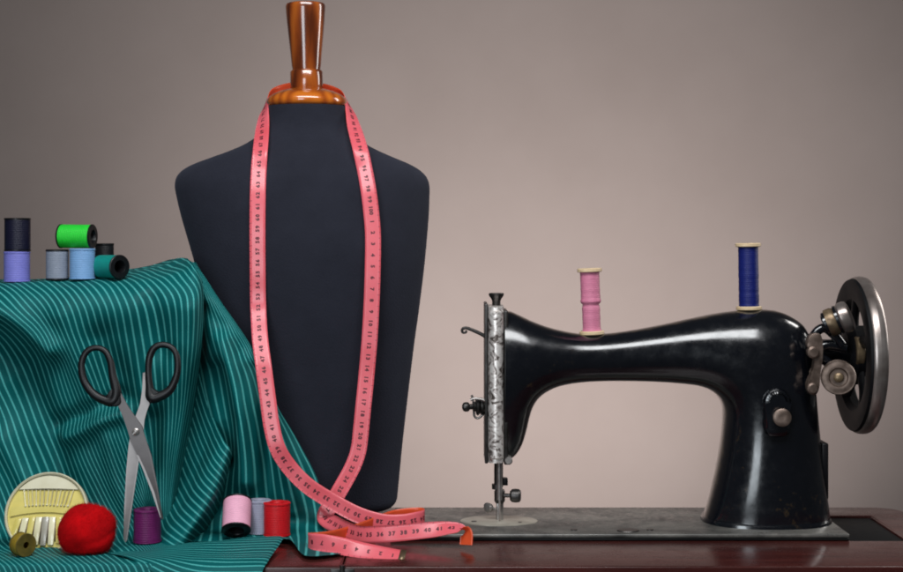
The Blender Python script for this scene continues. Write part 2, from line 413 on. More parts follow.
def add_sheet(cols, us, nc, nr, ridges, wr=.0010, seed=1):
    C, U = net_sheet(cols, us, nc, nr)
    pp = C[:, :, :2].reshape(-1, 2); Y = C[:, :, 2].reshape(-1).copy()
    for poly, amp, w in ridges: Y -= 1.75 * amp * np.exp(-(seg_dist(pp, poly) / w) ** 2)
    # into the world
    s = (CAMD + C[:, :, 2].reshape(-1)) / CAMD / 1000.0
    X = (pp[:, 0] - HX) * s; Z = CAMH - (pp[:, 1] - HY) * s
    P = np.stack([X, Y, Z], 1)
    P[:, 1] += wr * vnoise(P, 60, seed) * np.clip((P[:, 2] - .01) / .03, 0, 1)
    P[:, 2] += .6 * wr * vnoise(P, 70, seed + 9) * np.clip((P[:, 2] + .02) / .03, 0, 1)
    o = len(fab_v)
    fab_v.extend(map(tuple, P))
    for i in range(nc - 1):
        for j in range(nr - 1):
            a = i * nr + j; fab_f.append((o + a, o + a + nr, o + a + nr + 1, o + a + 1))
            fab_uv.append([(U[i], j / nr), (U[i + 1], j / nr), (U[i + 1], (j + 1) / nr), (U[i], (j + 1) / nr)])
def TP(px, Y, z): return (px, HY + (CAMH - z) * 1000.0 * CAMD / (CAMD + Y), Y)

# left block: over the top, down the face, out over the table edge
def colA(x, top, lift=0, Yf=0.0, foot=None):
    """x: px at rows back, mid, R1..R6 ; top: py for back, mid, R1"""
    r = [(x[0], top[0], .17), (x[1], top[1], .09), (x[2], top[2], .034), (x[3], 304 - lift, .010 + Yf), (x[4], 341, .020 + Yf), (x[5], 400, .034 + Yf), (x[6], 470, .032 + Yf), (x[7], 529, .016 + Yf * .6)]
    for px, Yt, z in foot: r.append(TP(px, Yt, z))
    return r
def footL(a, b, c, d, e): return [(a, -.022, .004), (b, -.065, .0035), (c, -.112, .004), (d, -.1225, -.006), (e, -.124, -.05)]
colsA = [
    colA([-330, -315, -290, -250, -215, -160, -125, -100], [279.5, 281, 284.5], foot=footL(-95, -80, -60, -50, -40)),
    colA([-200, -185, -160, -130, -95, -50, -20, 5], [279.5, 281, 284.5], foot=footL(10, 22, 40, 50, 60)),
    colA([-110, -95, -70, -45, 0, 28, 56, 80], [279.5, 281, 284.5], foot=footL(86, 97, 112, 122, 132)),
    colA([-70, -55, -30, -2, 40, 61, 87, 118], [279.5, 281, 284.5], foot=footL(124, 134, 146, 154, 162)),
    colA([0, 12, 32, 54, 71, 95, 120, 146], [279.5, 281, 284.5], foot=footL(150, 158, 170, 178, 186)),
    colA([55, 68, 92, 108, 116, 127, 143, 158], [278.5, 280, 283.5], foot=footL(161, 170, 182, 190, 198)),
    colA([100, 116, 135, 150, 158, 165, 165, 164], [273, 275, 281.5], 2, foot=footL(166, 176, 188, 196, 204)),
    colA([125, 142, 160, 178, 182, 181, 172, 167], [269.5, 271, 279], 4, .002, foot=footL(169, 180, 192, 200, 208)),
    colA([150, 167, 182, 197, 197, 189, 177, 170], [265, 267, 274], 8, .006, foot=footL(172, 184, 196, 204, 212)),
    colA([170, 184, 192, 203, 202, 194, 181, 172], [259, 260, 268], 14, .026, foot=footL(174, 186, 198, 206, 214)),
    colA([182, 190, 196, 204, 203, 196, 183, 174], [259, 260, 270], 14, .055, foot=footL(175, 187, 199, 207, 215)),
]
usA = [-290 / 7.8, -160 / 7.8, -70 / 7.8, -30 / 7.8, 32 / 7.8, 92 / 7.8, 135 / 7.8, 162 / 7.8, 186 / 7.8, 204 / 7.8, 212 / 7.8]
ridA = [([(-20, 296), (25, 325), (52, 350)], .010, 11), ([(-20, 345), (20, 372), (45, 430), (60, 480)], -.010, 18), ([(62, 318), (82, 370), (98, 410)], .004, 14),
        ([(100, 340), (122, 400)], -.006, 14), ([(66, 436), (92, 426), (122, 412)], .009, 9), ([(56, 424), (90, 412), (118, 398)], -.006, 8),
        ([(190, 310), (184, 360), (168, 430), (150, 500)], .008, 16), ([(150, 420), (148, 470), (140, 520)], -.012, 14), ([(5, 440), (40, 500), (60, 530)], .006, 14),
        ([(110, 440), (118, 480), (135, 520)], .005, 10), ([(150, 300), (160, 350)], -.004, 10)]
add_sheet(colsA, usA, 260, 220, ridA, .0012, 3)

# right sweep beside the dress form
def colB(pts, foot): return [(x, y, Y) for x, y, Y in pts] + [TP(*f) for f in foot]
colsB = [
    colB([(188, 262, .10), (190, 300, .095), (190, 340, .098), (194, 385, .095), (204, 425, .085), (212, 460, .070), (206, 500, .058), (198, 520, .056)], [(194, .040, .004), (190, .015, .004), (188, -.018, .003)]),
    colB([(190, 262, .098), (197, 296, .080), (199, 335, .082), (208, 380, .074), (217, 420, .056), (224, 455, .048), (217, 497, .050), (211, 516, .050)], [(209, .036, .004), (208, .012, .004), (206, -.018, .003)]),
    colB([(191, 262, .098), (203, 294, .062), (210, 328, .052), (222, 372, .044), (229, 415, .036), (234, 455, .038), (232, 496, .048), (230, 515, .050)], [(229, .036, .004), (230, .012, .004), (232, -.018, .003)]),
    colB([(193, 262, .098), (208, 293, .062), (222, 325, .052), (238, 372, .046), (246, 415, .040), (252, 456, .044), (254, 496, .050), (254, 516, .052)], [(255, .038, .004), (260, .012, .004), (266, -.018, .003)]),
    colB([(194, 262, .099), (212, 293, .064), (230, 324, .056), (250, 368, .050), (262, 413, .048), (270, 454, .052), (277, 494, .056), (280, 515, .056)], [(281, .040, .004), (284, .008, .004), (289, -.022, .006)]),
    colB([(194.5, 262, .1), (213, 291, .068), (234, 322, .060), (256, 362, .056), (273, 407, .056), (288, 448, .060), (302, 489, .062), (308, 513, .060)], [(308, .042, .004), (308, -.005, .004), (306, -.086, .003)]),
    colB([(195, 262, .1), (213.5, 290, .074), (236, 322, .068), (259, 361, .066), (279, 407, .066), (300, 446, .070), (318, 483, .070), (324, 510, .066)], [(327, .044, .004), (333, -.010, .004), (336, -.078, .003)]),
    colB([(196, 263, .115), (213, 292, .095), (235, 324, .090), (258, 364, .088), (278, 410, .088), (299, 450, .090), (317, 487, .088), (324, 512, .080)], [(329, .048, .004), (340, -.006, .004), (352, -.060, .0028)]),
]
usB = [40, 42, 44.3, 47, 49.6, 52.4, 54.6, 55.8]
ridB = [([(205, 310), (238, 350)], -.004, 8), ([(226, 340), (240, 400), (248, 480)], .010, 10), ([(216, 370), (228, 420), (226, 460)], -.010, 9), ([(255, 370), (266, 430), (268, 500)], -.006, 8), ([(275, 410), (290, 470), (294, 510)], .006, 9)]
add_sheet(colsB, usB, 150, 200, ridB, .0010, 5)

# rolled fold running down to the front
rollS = [
    [(198, 366, .085), (206, 396, .078), (215, 420, .060), (224, 440, .014), (231, 449, .010), (233, 458, .060)],
    [(190, 396, .085), (199, 424, .080), (206, 443, .058), (213, 458, .006), (224, 471, -.004), (227, 482, .060)],
    [(182, 428, .082), (190, 452, .076), (196, 466, .050), (203, 479, -.002), (216, 493, -.012), (221, 503, .056)],
    [(173, 458, .076), (179, 480, .064), (184, 491, .036), (191, 502, -.010), (204, 514, -.022), (211, 523, .046)],
    [(163, 486, .060), (168, 505, .040), (172, 515, .014), (179, 524, -.020), (190, 533, -.032), (200, 540, .020)],
    [(154, 510, .040), (158, 527, .014), (161, 536, -.008), (168, 542, -.032), (179, 547.5, -.038), (193, 550.5, -.018)],
    [(146, 528, .020), (149, 543, -.006), (153, 549, -.024), (159, 553, -.041), (170, 555.5, -.046), (186, 555, -.036)],
]
add_sheet(rollS, [60, 63.4, 67, 70.6, 74.2, 77.4, 80.4], 150, 70, [], .0006, 8)

# front flap lying on the table and hanging over its edge
flap = [
    [TP(150, -.024, .0010), TP(186, -.028, .0035), TP(214, -.028, .0055), TP(244, -.026, .0085), TP(266, -.026, .0095), TP(279, -.026, .0096), TP(284, -.026, .0080)],
    [TP(148, -.032, .0010), TP(182, -.044, .0050), TP(212, -.046, .0078), TP(242, -.046, .0085), TP(262, -.044, .0090), TP(276, -.042, .0088), TP(281, -.041, .0070)],
    [TP(143, -.040, .0010), TP(174, -.060, .0050), TP(206, -.068, .0066), TP(238, -.068, .0066), TP(258, -.066, .0072), TP(272, -.062, .0070), TP(277, -.060, .0052)],
    [TP(134, -.046, .0010), TP(162, -.074, .0048), TP(194, -.088, .0060), TP(230, -.092, .0055), TP(254, -.090, .0060), TP(267, -.088, .0058), TP(272, -.086, .0040)],
    [TP(122, -.050, .0008), TP(146, -.080, .0046), TP(178, -.106, .0056), TP(216, -.114, .0052), TP(246, -.114, .0052), TP(263, -.113, .0050), TP(268, -.112, .0036)],
    [TP(108, -.050, .0005), TP(128, -.082, .0042), TP(156, -.112, .0054), TP(194, -.1265, -.002), TP(232, -.1275, -.004), TP(256, -.1275, -.004), TP(262, -.1265, -.004)],
    [TP(92, -.050, .0003), TP(108, -.082, .0046), TP(134, -.114, .0050), TP(170, -.1280, -.012), TP(214, -.1290, -.03), TP(246, -.1290, -.04), TP(254, -.1280, -.04)],
]
add_sheet(flap, [90.4, 92.4, 94.8, 97.2, 99.8, 102.4, 105], 140, 110, [], .0005, 11)

me = bpy.data.meshes.new('fabric'); me.from_pydata(fab_v, [], fab_f)
uvl = me.uv_layers.new(name='stripe'); flat = np.array(fab_uv, np.float32).reshape(-1); uvl.data.foreach_set('uv', flat)
me.update()
fabric = link('fabric', me, MT['fabric'])
fabric['label'] = 'teal cloth with thin pale stripes draped in folds over the table'; fabric['category'] = 'fabric'
BV = BVHTree.FromPolygons(fab_v, fab_f)
def rest_z(x, y, zmax=.5, default=0.0):
    h = BV.ray_cast(Vector((x, y, zmax)), Vector((0, 0, -1)))
    return h[0].z if h[0] is not None else default

# ------------------------------------------------------------------ measuring tape
KP = []   # (px,py,Y, wx,wy,wz)
KP += [(466, 545, -.045, -.72, .7, 0), (466.3, 540, -.044, -.72, .7, 0), (466.5, 534.5, -.043, -.68, .72, .05), (463.5, 529.5, -.040, -.4, .9, .2), (452, 528, -.037, -.1, .85, .5), (430, 530, -.034, 0, .55, .84), (400, 533, -.030, 0, .40, .92),
       (378, 534.5, -.026, .0, .3, .95), (360, 534.5, -.016, .1, .15, 1), (346, 530, .004, .35, 0, .93), (334, 524, .026, .62, -.05, .75), (325.5, 518.5, .043, .95, -.15, .25), (326.5, 512, .048, .90, 0, -.42), (334, 500, .056, .84, 0, -.5), (344, 483, .062, .86, 0, -.48), (353, 466, .066, .88, 0, -.4),
       (358.5, 450, .069, .97, 0, -.2), (361, 430, .071, .99, 0, -.08), (363.5, 405, .073, .98, 0, -.12)]
def strand(lst, sgn, dy=-.004):
    for px, py, wx, wz in lst:
        KP.append((px, py, min(min(torso_front(px + q, py) for q in (-9, -5, 0, 5, 9)) + dy, .0775 if py > 235 else 9), sgn * wx, 0 if py > 150 else .25, sgn * wz))
strand([(366.5, 375, .97, -.14), (369.5, 340, .98, -.10), (371.5, 305, 1, -.04), (372.7, 270, 1, 0), (373, 235, 1, .02), (371, 210, .97, .1), (368.5, 190, .93, .15), (364.5, 168, .88, .2)], 1)
KP += [(359.5, 146, min(torso_front(366, 150), torso_front(357, 152)) - .012, .80, .35, .2), (354, 126, .136, .62, .65, .12), (350.5, 111, .158, .45, .85, -.1), (346, 99, .178, .2, .75, -.55), (336, 94.5, .2, 0, .3, -.95), (322, 90.5, .212, 0, .05, -1), (306, 88.5, .217, 0, 0, -1), (290, 90, .212, 0, .05, -1), (276, 94, .199, 0, .3, -.95), (267.5, 99, .177, -.2, .75, -.5), (264, 111, .155, -.5, .8, -.1), (262.5, 126, .132, -.75, .55, 0), (260.5, 148, min(torso_front(252, 152), torso_front(266, 152)) - .010, -.95, .25, 0)]
strand([(258.7, 170, 1, .05), (257.8, 195, 1, .02), (257.5, 230, 1, 0), (257.7, 270, 1, 0), (258.2, 305, 1, .03)], -1)
KP += [(260, 338, .060, -.98, 0, -.12), (263.8, 368, .045, -.97, 0, -.15), (268, 400, .037, -.98, 0, -.12), (271.5, 425, .033, -.97, 0, -.2), (277.5, 448, .031, -.9, 0, -.4), (290, 468, .034, -.75, 0, -.66), (308.5, 486.5, .034, -.6, 0, -.8), (333, 502, .035, -.5, 0, -.87), (358, 515, .034, -.4, -.0, -.9), (382, 522, .034, -.15, -.05, -.97), (402, 522.5, .036, 0, -.1, -1), (417, 520, .042, .0, -.1, -1), (424.5, 517.5, .052, 0, 0, -1), (420, 515.5, .061, 0, .1, -1), (406, 516, .062, 0, .15, -1), (390, 519, .056, .0, .1, -1),
       (370, 527, .030, 0, .1, -1), (350, 534, .005, .05, .2, -1), (330, 539, -.016, .0, .2, -1), (315, 541, -.03, 0, .1, -1), (308.5, 541.5, -.043, .0, .05, -1), (311, 542, -.056, .05, 0, -1), (322, 543, -.064, .12, -.15, -.97), (340, 546, -.070, .2, -.4, -.85), (362, 550.5, -.076, .2, -.62, -.72), (385, 554.5, -.081, .15, -.72, -.6), (405, 557.5, -.084, .1, -.78, -.55)]
K = np.array(KP, float)
pos = np.array([W(*k[:3]) for k in K]); wv = K[:, 3:]
NT_ = 1400
Pc = catmull(pos, NT_); Wc = catmull(wv, NT_)
# re-space evenly by length
dl = np.r_[0, np.cumsum(np.linalg.norm(np.diff(Pc, axis=0), axis=1))]; LEN = dl[-1]
sv = np.linspace(0, LEN, NT_)
Pc = np.stack([np.interp(sv, dl, Pc[:, i]) for i in range(3)], 1); Wc = np.stack([np.interp(sv, dl, Wc[:, i]) for i in range(3)], 1)
Tg = np.gradient(Pc, axis=0); Tg /= np.linalg.norm(Tg, axis=1)[:, None]
Wc -= Tg * (Wc * Tg).sum(1)[:, None]; Wc /= np.linalg.norm(Wc, axis=1)[:, None]
Nn = np.cross(Wc, Tg); HWD = .0083
def tape_pt(s, v, off=0):
    i = min(max(s / LEN * (NT_ - 1), 0), NT_ - 1.001); k = int(i); f = i - k
    p = Pc[k] * (1 - f) + Pc[k + 1] * f; w = Wc[k] * (1 - f) + Wc[k + 1] * f; n = Nn[k] * (1 - f) + Nn[k + 1] * f
    return Vector(p + w * v + n * off)
bm = bmesh.new(); th = .00025
NV = 6; fr, bk = [], []
for k in range(NT_):
    fr.append([bm.verts.new(Vector(Pc[k] + Wc[k] * HWD * (2 * j / NV - 1) + Nn[k] * th)) for j in range(NV + 1)])
    bk.append([bm.verts.new(Vector(Pc[k] + Wc[k] * HWD * (2 * j / NV - 1) - Nn[k] * th)) for j in range(NV + 1)])
for k in range(NT_ - 1):
    for j in range(NV):
        bm.faces.new((fr[k][j], fr[k][j + 1], fr[k + 1][j + 1], fr[k + 1][j])).material_index = 0
        bm.faces.new((bk[k][j], bk[k + 1][j], bk[k + 1][j + 1], bk[k][j + 1])).material_index = 1
    for j in (0, NV): bm.faces.new((fr[k][j], fr[k + 1][j], bk[k + 1][j], bk[k][j])).material_index = 1
# numerals and centimetre ticks
dig = {}
for d in '0123456789':
    cu = bpy.data.curves.new('numeral', 'FONT'); cu.body = d; cu.size = .0059; cu.resolution_u = 2; cu.offset = .00030; cu.align_x = 'CENTER'; cu.align_y = 'CENTER'
    to = bpy.data.objects.new('numeral', cu); COL.objects.link(to); bpy.context.view_layer.update()
    tm = to.to_mesh(); dig[d] = ([v.co.copy() for v in tm.vertices], [list(p.vertices) for p in tm.polygons]); to.to_mesh_clear()
    bpy.data.objects.remove(to); bpy.data.curves.remove(cu)
STEP = .0119; NM = int(LEN / STEP)
for m in range(1, NM + 1):
    s0 = LEN - m * STEP + .004; lab = str(m if m <= 100 else m - 100)
    s0 = LEN - m * STEP
    if s0 < .004: continue
    wd = .0038
    for q, ch in enumerate(lab):
        vs_, fs_ = dig[ch]
        off = (q - (len(lab) - 1) / 2) * wd * (.86 if len(lab) > 2 else 1)
        nv = [bm.verts.new(tape_pt(s0 - (c.x + off), c.y * .92 - .0002, th + .00012)) for c in vs_]
        for f in fs_:
            try: bm.faces.new([nv[i] for i in f]).material_index = 2
            except ValueError: pass
    for h in range(2):
        st = s0 + STEP / 2 - h * STEP / 2; ln = .0022 if h == 0 else .0014
        for sg in (1,):
            e = HWD * sg * .98
            q = [bm.verts.new(tape_pt(st + a, e - sg * b, th + .00012)) for a, b in ((-.00015, 0), (.00015, 0), (.00015, ln), (-.00015, ln))]
            bm.faces.new(q).material_index = 2
tape = link('measuring_tape', bpy.data.meshes.new('measuring_tape'), [MT['tape'], MT['tape_back'], MT['ink']])
bm.to_mesh(tape.data); bm.free()
for p in tape.data.polygons: p.use_smooth = p.material_index < 2
tag(tape, 'pink measuring tape hung round the dress form neck and coiled on the table', 'measuring tape')
bm = bmesh.new()
for off, in ((.0005,), (-.0005,)):
    q = [bm.verts.new(tape_pt(s, v, off)) for s, v in ((LEN - .006, -HWD * 1.02), (LEN + 0, -HWD * 1.02), (LEN + 0, HWD * 1.02), (LEN - .006, HWD * 1.02))]; bm.faces.new(q)
bm.verts.ensure_lookup_table()
for i in range(4): bm.faces.new([bm.verts[i], bm.verts[(i + 1) % 4], bm.verts[4 + (i + 1) % 4], bm.verts[4 + i]])
obj('metal_tip', bm, MT['brass'], tape)

# ------------------------------------------------------------------ sewing machine
MCY = .075
mach = empty('sewing_machine', W(640, 523, MCY)); tag(mach, 'old black cast iron sewing machine with silver face plate and hand wheel', 'sewing machine')
out = [(504, 311), (511, 311.5), (520, 315.5), (533, 321.5), (548, 327), (566, 331.5), (585, 334), (606, 333.5), (630, 330.5), (660, 325), (690, 318.5), (718, 313), (745, 309.8), (765, 309.5), (780, 312), (793, 318), (803, 326), (809, 338), (812, 354), (813.5, 376), (815.5, 402), (818, 430), (821, 460), (825, 490), (829.5, 522)]
inn = [(702, 522), (708, 503), (714, 478), (719, 453), (722, 430), (723, 412), (720.5, 401), (714, 393), (704, 387.5), (690, 384.5), (660, 382), (620, 381), (586, 382), (562, 385.5), (547, 391.5), (537, 400), (531, 412), (527, 428), (523, 442), (517.5, 452.5), (511, 458.5), (504, 461)]
s0 = sc_at(MCY) * 1000
def den(L, st):
    P = catmull(L, 900); d = np.r_[0, np.cumsum(np.hypot(*np.diff(P, axis=0).T))]
    t = np.linspace(0, d[-1], int(d[-1] / st) + 1); return np.stack([np.interp(t, d, P[:, i]) for i in (0, 1)], 1)
OA, IA = den(out, 1.6), den(inn, 1.6)
bot = np.stack([np.linspace(829.5, 702, 70)[1:-1], np.full(68, 522.)], 1); lef = np.stack([np.full(72, 504.), np.linspace(461, 311, 74)[1:-1]], 1)
BP = np.vstack([OA, bot, IA, lef]); nb = len(BP)
pin = np.zeros(nb, bool); pin[:len(OA)] = True; pin[len(OA) + len(bot):len(OA) + len(bot) + len(IA)] = True
pinned_pts = BP[pin]
cand = []
h = 2.6
for j, y in enumerate(np.arange(312, 522, h * .866)):
    for x in np.arange(505 + (j % 2) * h / 2, 829, h): cand.append((x, y))
cand = np.array(cand)
def inside(P, poly):
    x, y = P[:, 0], P[:, 1]; r = np.zeros(len(P), bool); q = np.roll(poly, -1, 0)
    for (x1, y1), (x2, y2) in zip(poly, q):
        c = ((y1 > y) != (y2 > y)) & (x < (x2 - x1) * (y - y1) / (y2 - y1 + 1e-12) + x1); r ^= c
    return r
cand = cand[inside(cand, BP)]
def mind(P, Q): return np.concatenate([np.sqrt(((p[:, None] - Q[None]) ** 2).sum(-1)).min(1) for p in np.array_split(P, 20)])
cand = cand[mind(cand, BP) > 3.4]
# graded rings next to the outline
rings_ = []
nrm = np.roll(BP, -1, 0) - np.roll(BP, 1, 0); nrm = np.stack([nrm[:, 1], -nrm[:, 0]], 1); nrm /= np.linalg.norm(nrm, axis=1)[:, None]
for dd in (.25, .8, 1.8):
    for sgn in (1,):
        q = BP + nrm * dd; q2 = BP - nrm * dd
        use = q if inside(q, BP).sum() > inside(q2, BP).sum() else q2
        use = use[pin & inside(use, BP)]; md = mind(use, BP); rings_.append(use[md > dd * .85])
IP = np.vstack([cand] + rings_)
allp = np.vstack([BP, IP])
r = delaunay_2d_cdt([Vector(p) for p in allp], [(i, (i + 1) % nb) for i in range(nb)], [], 1, 1e-5)
V2 = np.array([tuple(p) for p in r[0]]); F2 = np.array([f for f in r[2] if len(f) == 3])
dpin = mind(V2, pinned_pts); fixed = dpin < 1e-3
# Poisson problem (linear elements, conjugate gradients)
a_, b_, c_ = V2[F2[:, 0]], V2[F2[:, 1]], V2[F2[:, 2]]
area = .5 * np.abs((b_[:, 0] - a_[:, 0]) * (c_[:, 1] - a_[:, 1]) - (c_[:, 0] - a_[:, 0]) * (b_[:, 1] - a_[:, 1])); ok = area > 1e-6
F2 = F2[ok]; area = area[ok]; a_, b_, c_ = V2[F2[:, 0]], V2[F2[:, 1]], V2[F2[:, 2]]
ee = [c_ - b_, a_ - c_, b_ - a_]
Kl = [[(ee[i] * ee[j]).sum(1) / (4 * area) for j in range(3)] for i in range(3)]
nV = len(V2)
rhs = np.zeros(nV)
for i in range(3): np.add.at(rhs, F2[:, i], area / 3)
def mv(u):
    o = np.zeros(nV)
    for i in range(3):
        t = sum(Kl[i][j] * u[F2[:, j]] for j in range(3)); o += np.bincount(F2[:, i], t, nV)
    o[fixed] = u[fixed]; return o
diag = np.zeros(nV)
for i in range(3): diag += np.bincount(F2[:, i], Kl[i][i], nV)
diag[fixed] = 1; rhs[fixed] = 0; diag[diag < 1e-9] = 1
u = np.zeros(nV); rr = rhs - mv(u); z = rr / diag; p = z.copy(); rz = rr @ z
for it in range(900):
    Ap = mv(p); Ap[fixed] = p[fixed]; al = rz / (p @ Ap); u += al * p; rr -= al * Ap
    if np.abs(rr).max() < 1e-4: break
    z = rr / diag; rz2 = rr @ z; p = z + rz2 / rz * p; rz = rz2
u = np.maximum(u, 0); u[fixed] = 0
tk = 27.0 * (np.sqrt(2 * u) / 27.0) ** .86            # half thickness, in px
tk = tk * s0 / 1000
# moulded bead along the inner curve of arm and pillar
dI = mind(V2, IA[8:-40]); bead = .0012 * np.exp(-((dI - 8.5) / 2.2) ** 2)
bm = bmesh.new(); el = bm.verts.layers.float.new('edge')
vf = [bm.verts.new(W(x, y, MCY) + Vector((0, -(t + bd), 0))) for (x, y), t, bd in zip(V2, tk, bead)]
vb = [vf[i] if fixed[i] else bm.verts.new(W(x, y, MCY) + Vector((0, t + bd, 0))) for i, ((x, y), t, bd) in enumerate(zip(V2, tk, bead))]
for f in F2:
    bm.faces.new([vf[i] for i in f])
    try: bm.faces.new([vb[i] for i in f[::-1]])
    except ValueError: pass
edge_v = np.exp(-np.abs(dpin) / 3.2)
for vv, e_ in zip(vf, edge_v): vv[el] = float(e_)
for vv, e_ in zip(vb, edge_v): vv[el] = float(e_)
obj('machine_body', local(bm, mach), MT['black'], mach, auto=0)
BODY_V = [v.co.copy() for v in mach.children[0].data.vertices]
def body_front_y(px, py):
    k = np.argmin(((V2 - (px, py)) ** 2).sum(1)); return MCY - tk[k]

def mpart(name, bm, m, auto=35): return obj(name, local(bm, mach), m, mach, auto=auto)
# bed
BX0, BX1, BZ = -.062, .3985, .007
bm = bmesh.new(); add_box(bm, (BX0, 0, .0024), (BX1, .150, BZ), bevel=.0018); mpart('bed', bm, MT['bed'])
bm = bmesh.new(); add_box(bm, (BX0 + .001, -.0012, .0002), (BX1 - .001, .149, .0023)); mpart('bed_gap_shade', bm, MT['recess'])  # black plate standing in for the shadow gap under the bed
# foot of the pillar: low flange
bm = bmesh.new()
bx = [(702, 829.5)]
fl = []
for k in range(64):
    a = 2 * PI * k / 64; fl.append((math.copysign(abs(math.cos(a)) ** .85, math.cos(a)), math.copysign(abs(math.sin(a)) ** .85, math.sin(a))))
cxp = W(765.5, 522, MCY); hw = 64.5 * s0 / 1000; hd_ = float(tk[V2[:, 1] > 519].max()) + .0015
for z0, z1, g in ((BZ - .0005, BZ + .0028, 1.0), (BZ + .0028, BZ + .0045, .985)):
    r0 = [bm.verts.new((cxp.x + x * hw * g, MCY + y * hd_ * g, z0)) for x, y in fl]; r1 = [bm.verts.new((cxp.x + x * hw * (g - .012), MCY + y * hd_ * (g - .012), z1)) for x, y in fl]
    for k in range(64): bm.faces.new((r0[k], r0[(k + 1) % 64], r1[(k + 1) % 64], r1[k]))
    bm.faces.new(r1)
mpart('pillar_flange', bm, MT['black'])
# needle plate
nx = TB(499, .066, 0).x
bm = bmesh.new(); add_lathe(bm, [(0, BZ + .0012), (.037, BZ + .0012), (.0385, BZ + .0006), (.0385, BZ - .001)], Matrix.Translation((nx, .068, 0)) @ Matrix.Diagonal((1.05, .72, 1, 1)), 64)
mpart('needle_plate', bm, MT['plate'])
for px, y, rr_, hh, sy in ((474, .060, .003, .0016, 1), (520, .055, .002, .0016, 1), (628, .016, .0115, .001, .8), (650, .02, .0035, .0008, 1), (574, .02, .0035, .0008, 1)):
    bm = bmesh.new(); add_lathe(bm, [(0, BZ + hh), (rr_ * .93, BZ + hh), (rr_, BZ)], Matrix.Translation((TB(px, y, 0).x, y, 0)) @ Matrix.Diagonal((1, sy, 1, 1)), 28)
    mpart('bed_screw', bm, MT['darksteel'])
# face plate and its rounded end cover
def mp(px, py, Y=MCY): return W(px, py, Y)
bm = bmesh.new()
prof = [(-8.5, .034), (-8.5, -.030), (-6.5, -.035), (-3.5, -.0372), (0, -.038), (3.5, -.037), (6, -.034), (7, -.028), (7, .034)]
yy = np.r_[np.linspace(305.5, 456.5, 90), [458.5]]
rows = []
for y in yy:
    e = 1.0 if 309 < y < 454 else .93
    rows.append([bm.verts.new(mp(496 + x, y) + Vector((0, d * e, 0))) for x, d in prof])
for a, b in zip(rows, rows[1:]):
    for k in range(len(prof)): bm.faces.new((a[k], a[(k + 1) % len(prof)], b[(k + 1) % len(prof)], b[k]))
bm.faces.new(rows[0]); bm.faces.new(rows[-1])
mpart('face_plate', bm, MT['face'])
bm = bmesh.new(); add_box(bm, mp(484.3, 459.5) + Vector((0, -.030, 0)), mp(487.3, 302.5) + Vector((0, .03, 0)), bevel=.0008); mpart('face_plate_edge', bm, MT['darksteel'])
bm = bmesh.new(); add_box(bm, mp(503.2, 461) + Vector((0, -.0285, 0)), mp(507, 309.5) + Vector((0, .0285, 0)), bevel=.001); mpart('head_rim', bm, MT['darksteel'])
# screw under the head
bm = bmesh.new(); add_lathe(bm, [(0, .004), (.003, .004), (.0042, .002), (.0042, -.012)], axis_matrix(mp(507.5, 457) + Vector((0, -.026, 0)), (0, -1, 0)), 20); mpart('head_screw', bm, MT['steel'])
# presser bar cap
b0 = mp(496.3, 306)
bm = bmesh.new(); add_lathe(bm, [(0, -.002), (.0044, -.002), (.0044, .005), (.0052, .0075), (.0076, .0105), (.0080, .0128), (.0074, .0136), (.003, .0134), (0, .0128)], Matrix.Translation(b0), 32); mpart('presser_bar_cap', bm, MT['darksteel'])
# take-up lever
bm = bmesh.new()
cv = catmull([tuple(mp(*p)) for p in ((490, 338.5), (484, 335), (477, 331.5), (470, 328.5), (466, 327.3), (463, 328), (461.9, 330), (463.3, 332), (465.7, 331.6), (466.3, 329.6))], 60)
cv[:, 1] -= .012
add_tube(bm, cv, list(np.linspace(.0021, .0011, 60)), 10); mpart('take_up_lever', bm, MT['darksteel'])
# thread tension unit
bm = bmesh.new(); c = mp(487, 404.5) + Vector((0, -.015, 0)); M = axis_matrix(c, (-1, -.12, -.03))
add_lathe(bm, [(.0042, -.004), (.0042, .004), (.0085, .0045), (.0092, .006), (.0085, .0075), (.0045, .008), (.0085, .0088), (.0095, .0102), (.0085, .0118), (.0050, .0125), (.0052, .0150), (.0030, .0155), (.0028, .019)], M, 32)
add_lathe(bm, [(.0026, .0185), (.0042, .0192), (.0050, .0208), (.0050, .0232), (.0042, .0252), (.0024, .0262), (0, .0265)], M, 32); mpart('tension_discs', bm, MT['darksteel'])
bm = bmesh.new(); cv = catmull([tuple(mp(*p) + Vector((0, -.016, 0))) for p in ((486, 409), (479, 416), (474.5, 415), (473.5, 408), (473, 400), (471.5, 393.5))], 40); add_tube(bm, cv, .0012, 8)
cv = catmull([tuple(mp(*p) + Vector((0, -.026, 0))) for p in ((470, 397.5), (474, 396), (480, 396.5), (485, 398))], 20); add_tube(bm, cv, .0013, 8)
mpart('check_spring', bm, MT['steel'])
# needle and presser bars
bm = bmesh.new(); B = lambda px, py, dy=0: mp(px, py) + Vector((0, dy, 0))
add_tube(bm, [B(498.6, 452), B(498.6, 487)], .0047, 20); add_tube(bm, [B(497.2, 484), B(497.2, 489)], .0056, 20); mpart('presser_bar', bm, MT['darksteel'])
bm = bmesh.new(); add_tube(bm, [B(499.2, 452, -.012), B(499.2, 498, -.012)], .0030, 16); mpart('needle_bar', bm, MT['steel'])
bm = bmesh.new(); add_box(bm, B(501.5, 484.5, -.008), B(507.6, 477.5, .002), bevel=.0009); mpart('needle_clamp', bm, MT['blackp'])
bm = bmesh.new(); add_lathe(bm, [(0, .007), (.0046, .007), (.0056, .005), (.0056, -.005), (.0044, -.007), (0, -.007)], Matrix.Translation(B(499.5, 495.5, -.004)), 28)
add_tube(bm, [B(500, 494.5, -.006), B(511, 494.2, -.009)], .0021, 12)
mpart('foot_clamp', bm, MT['darksteel'])
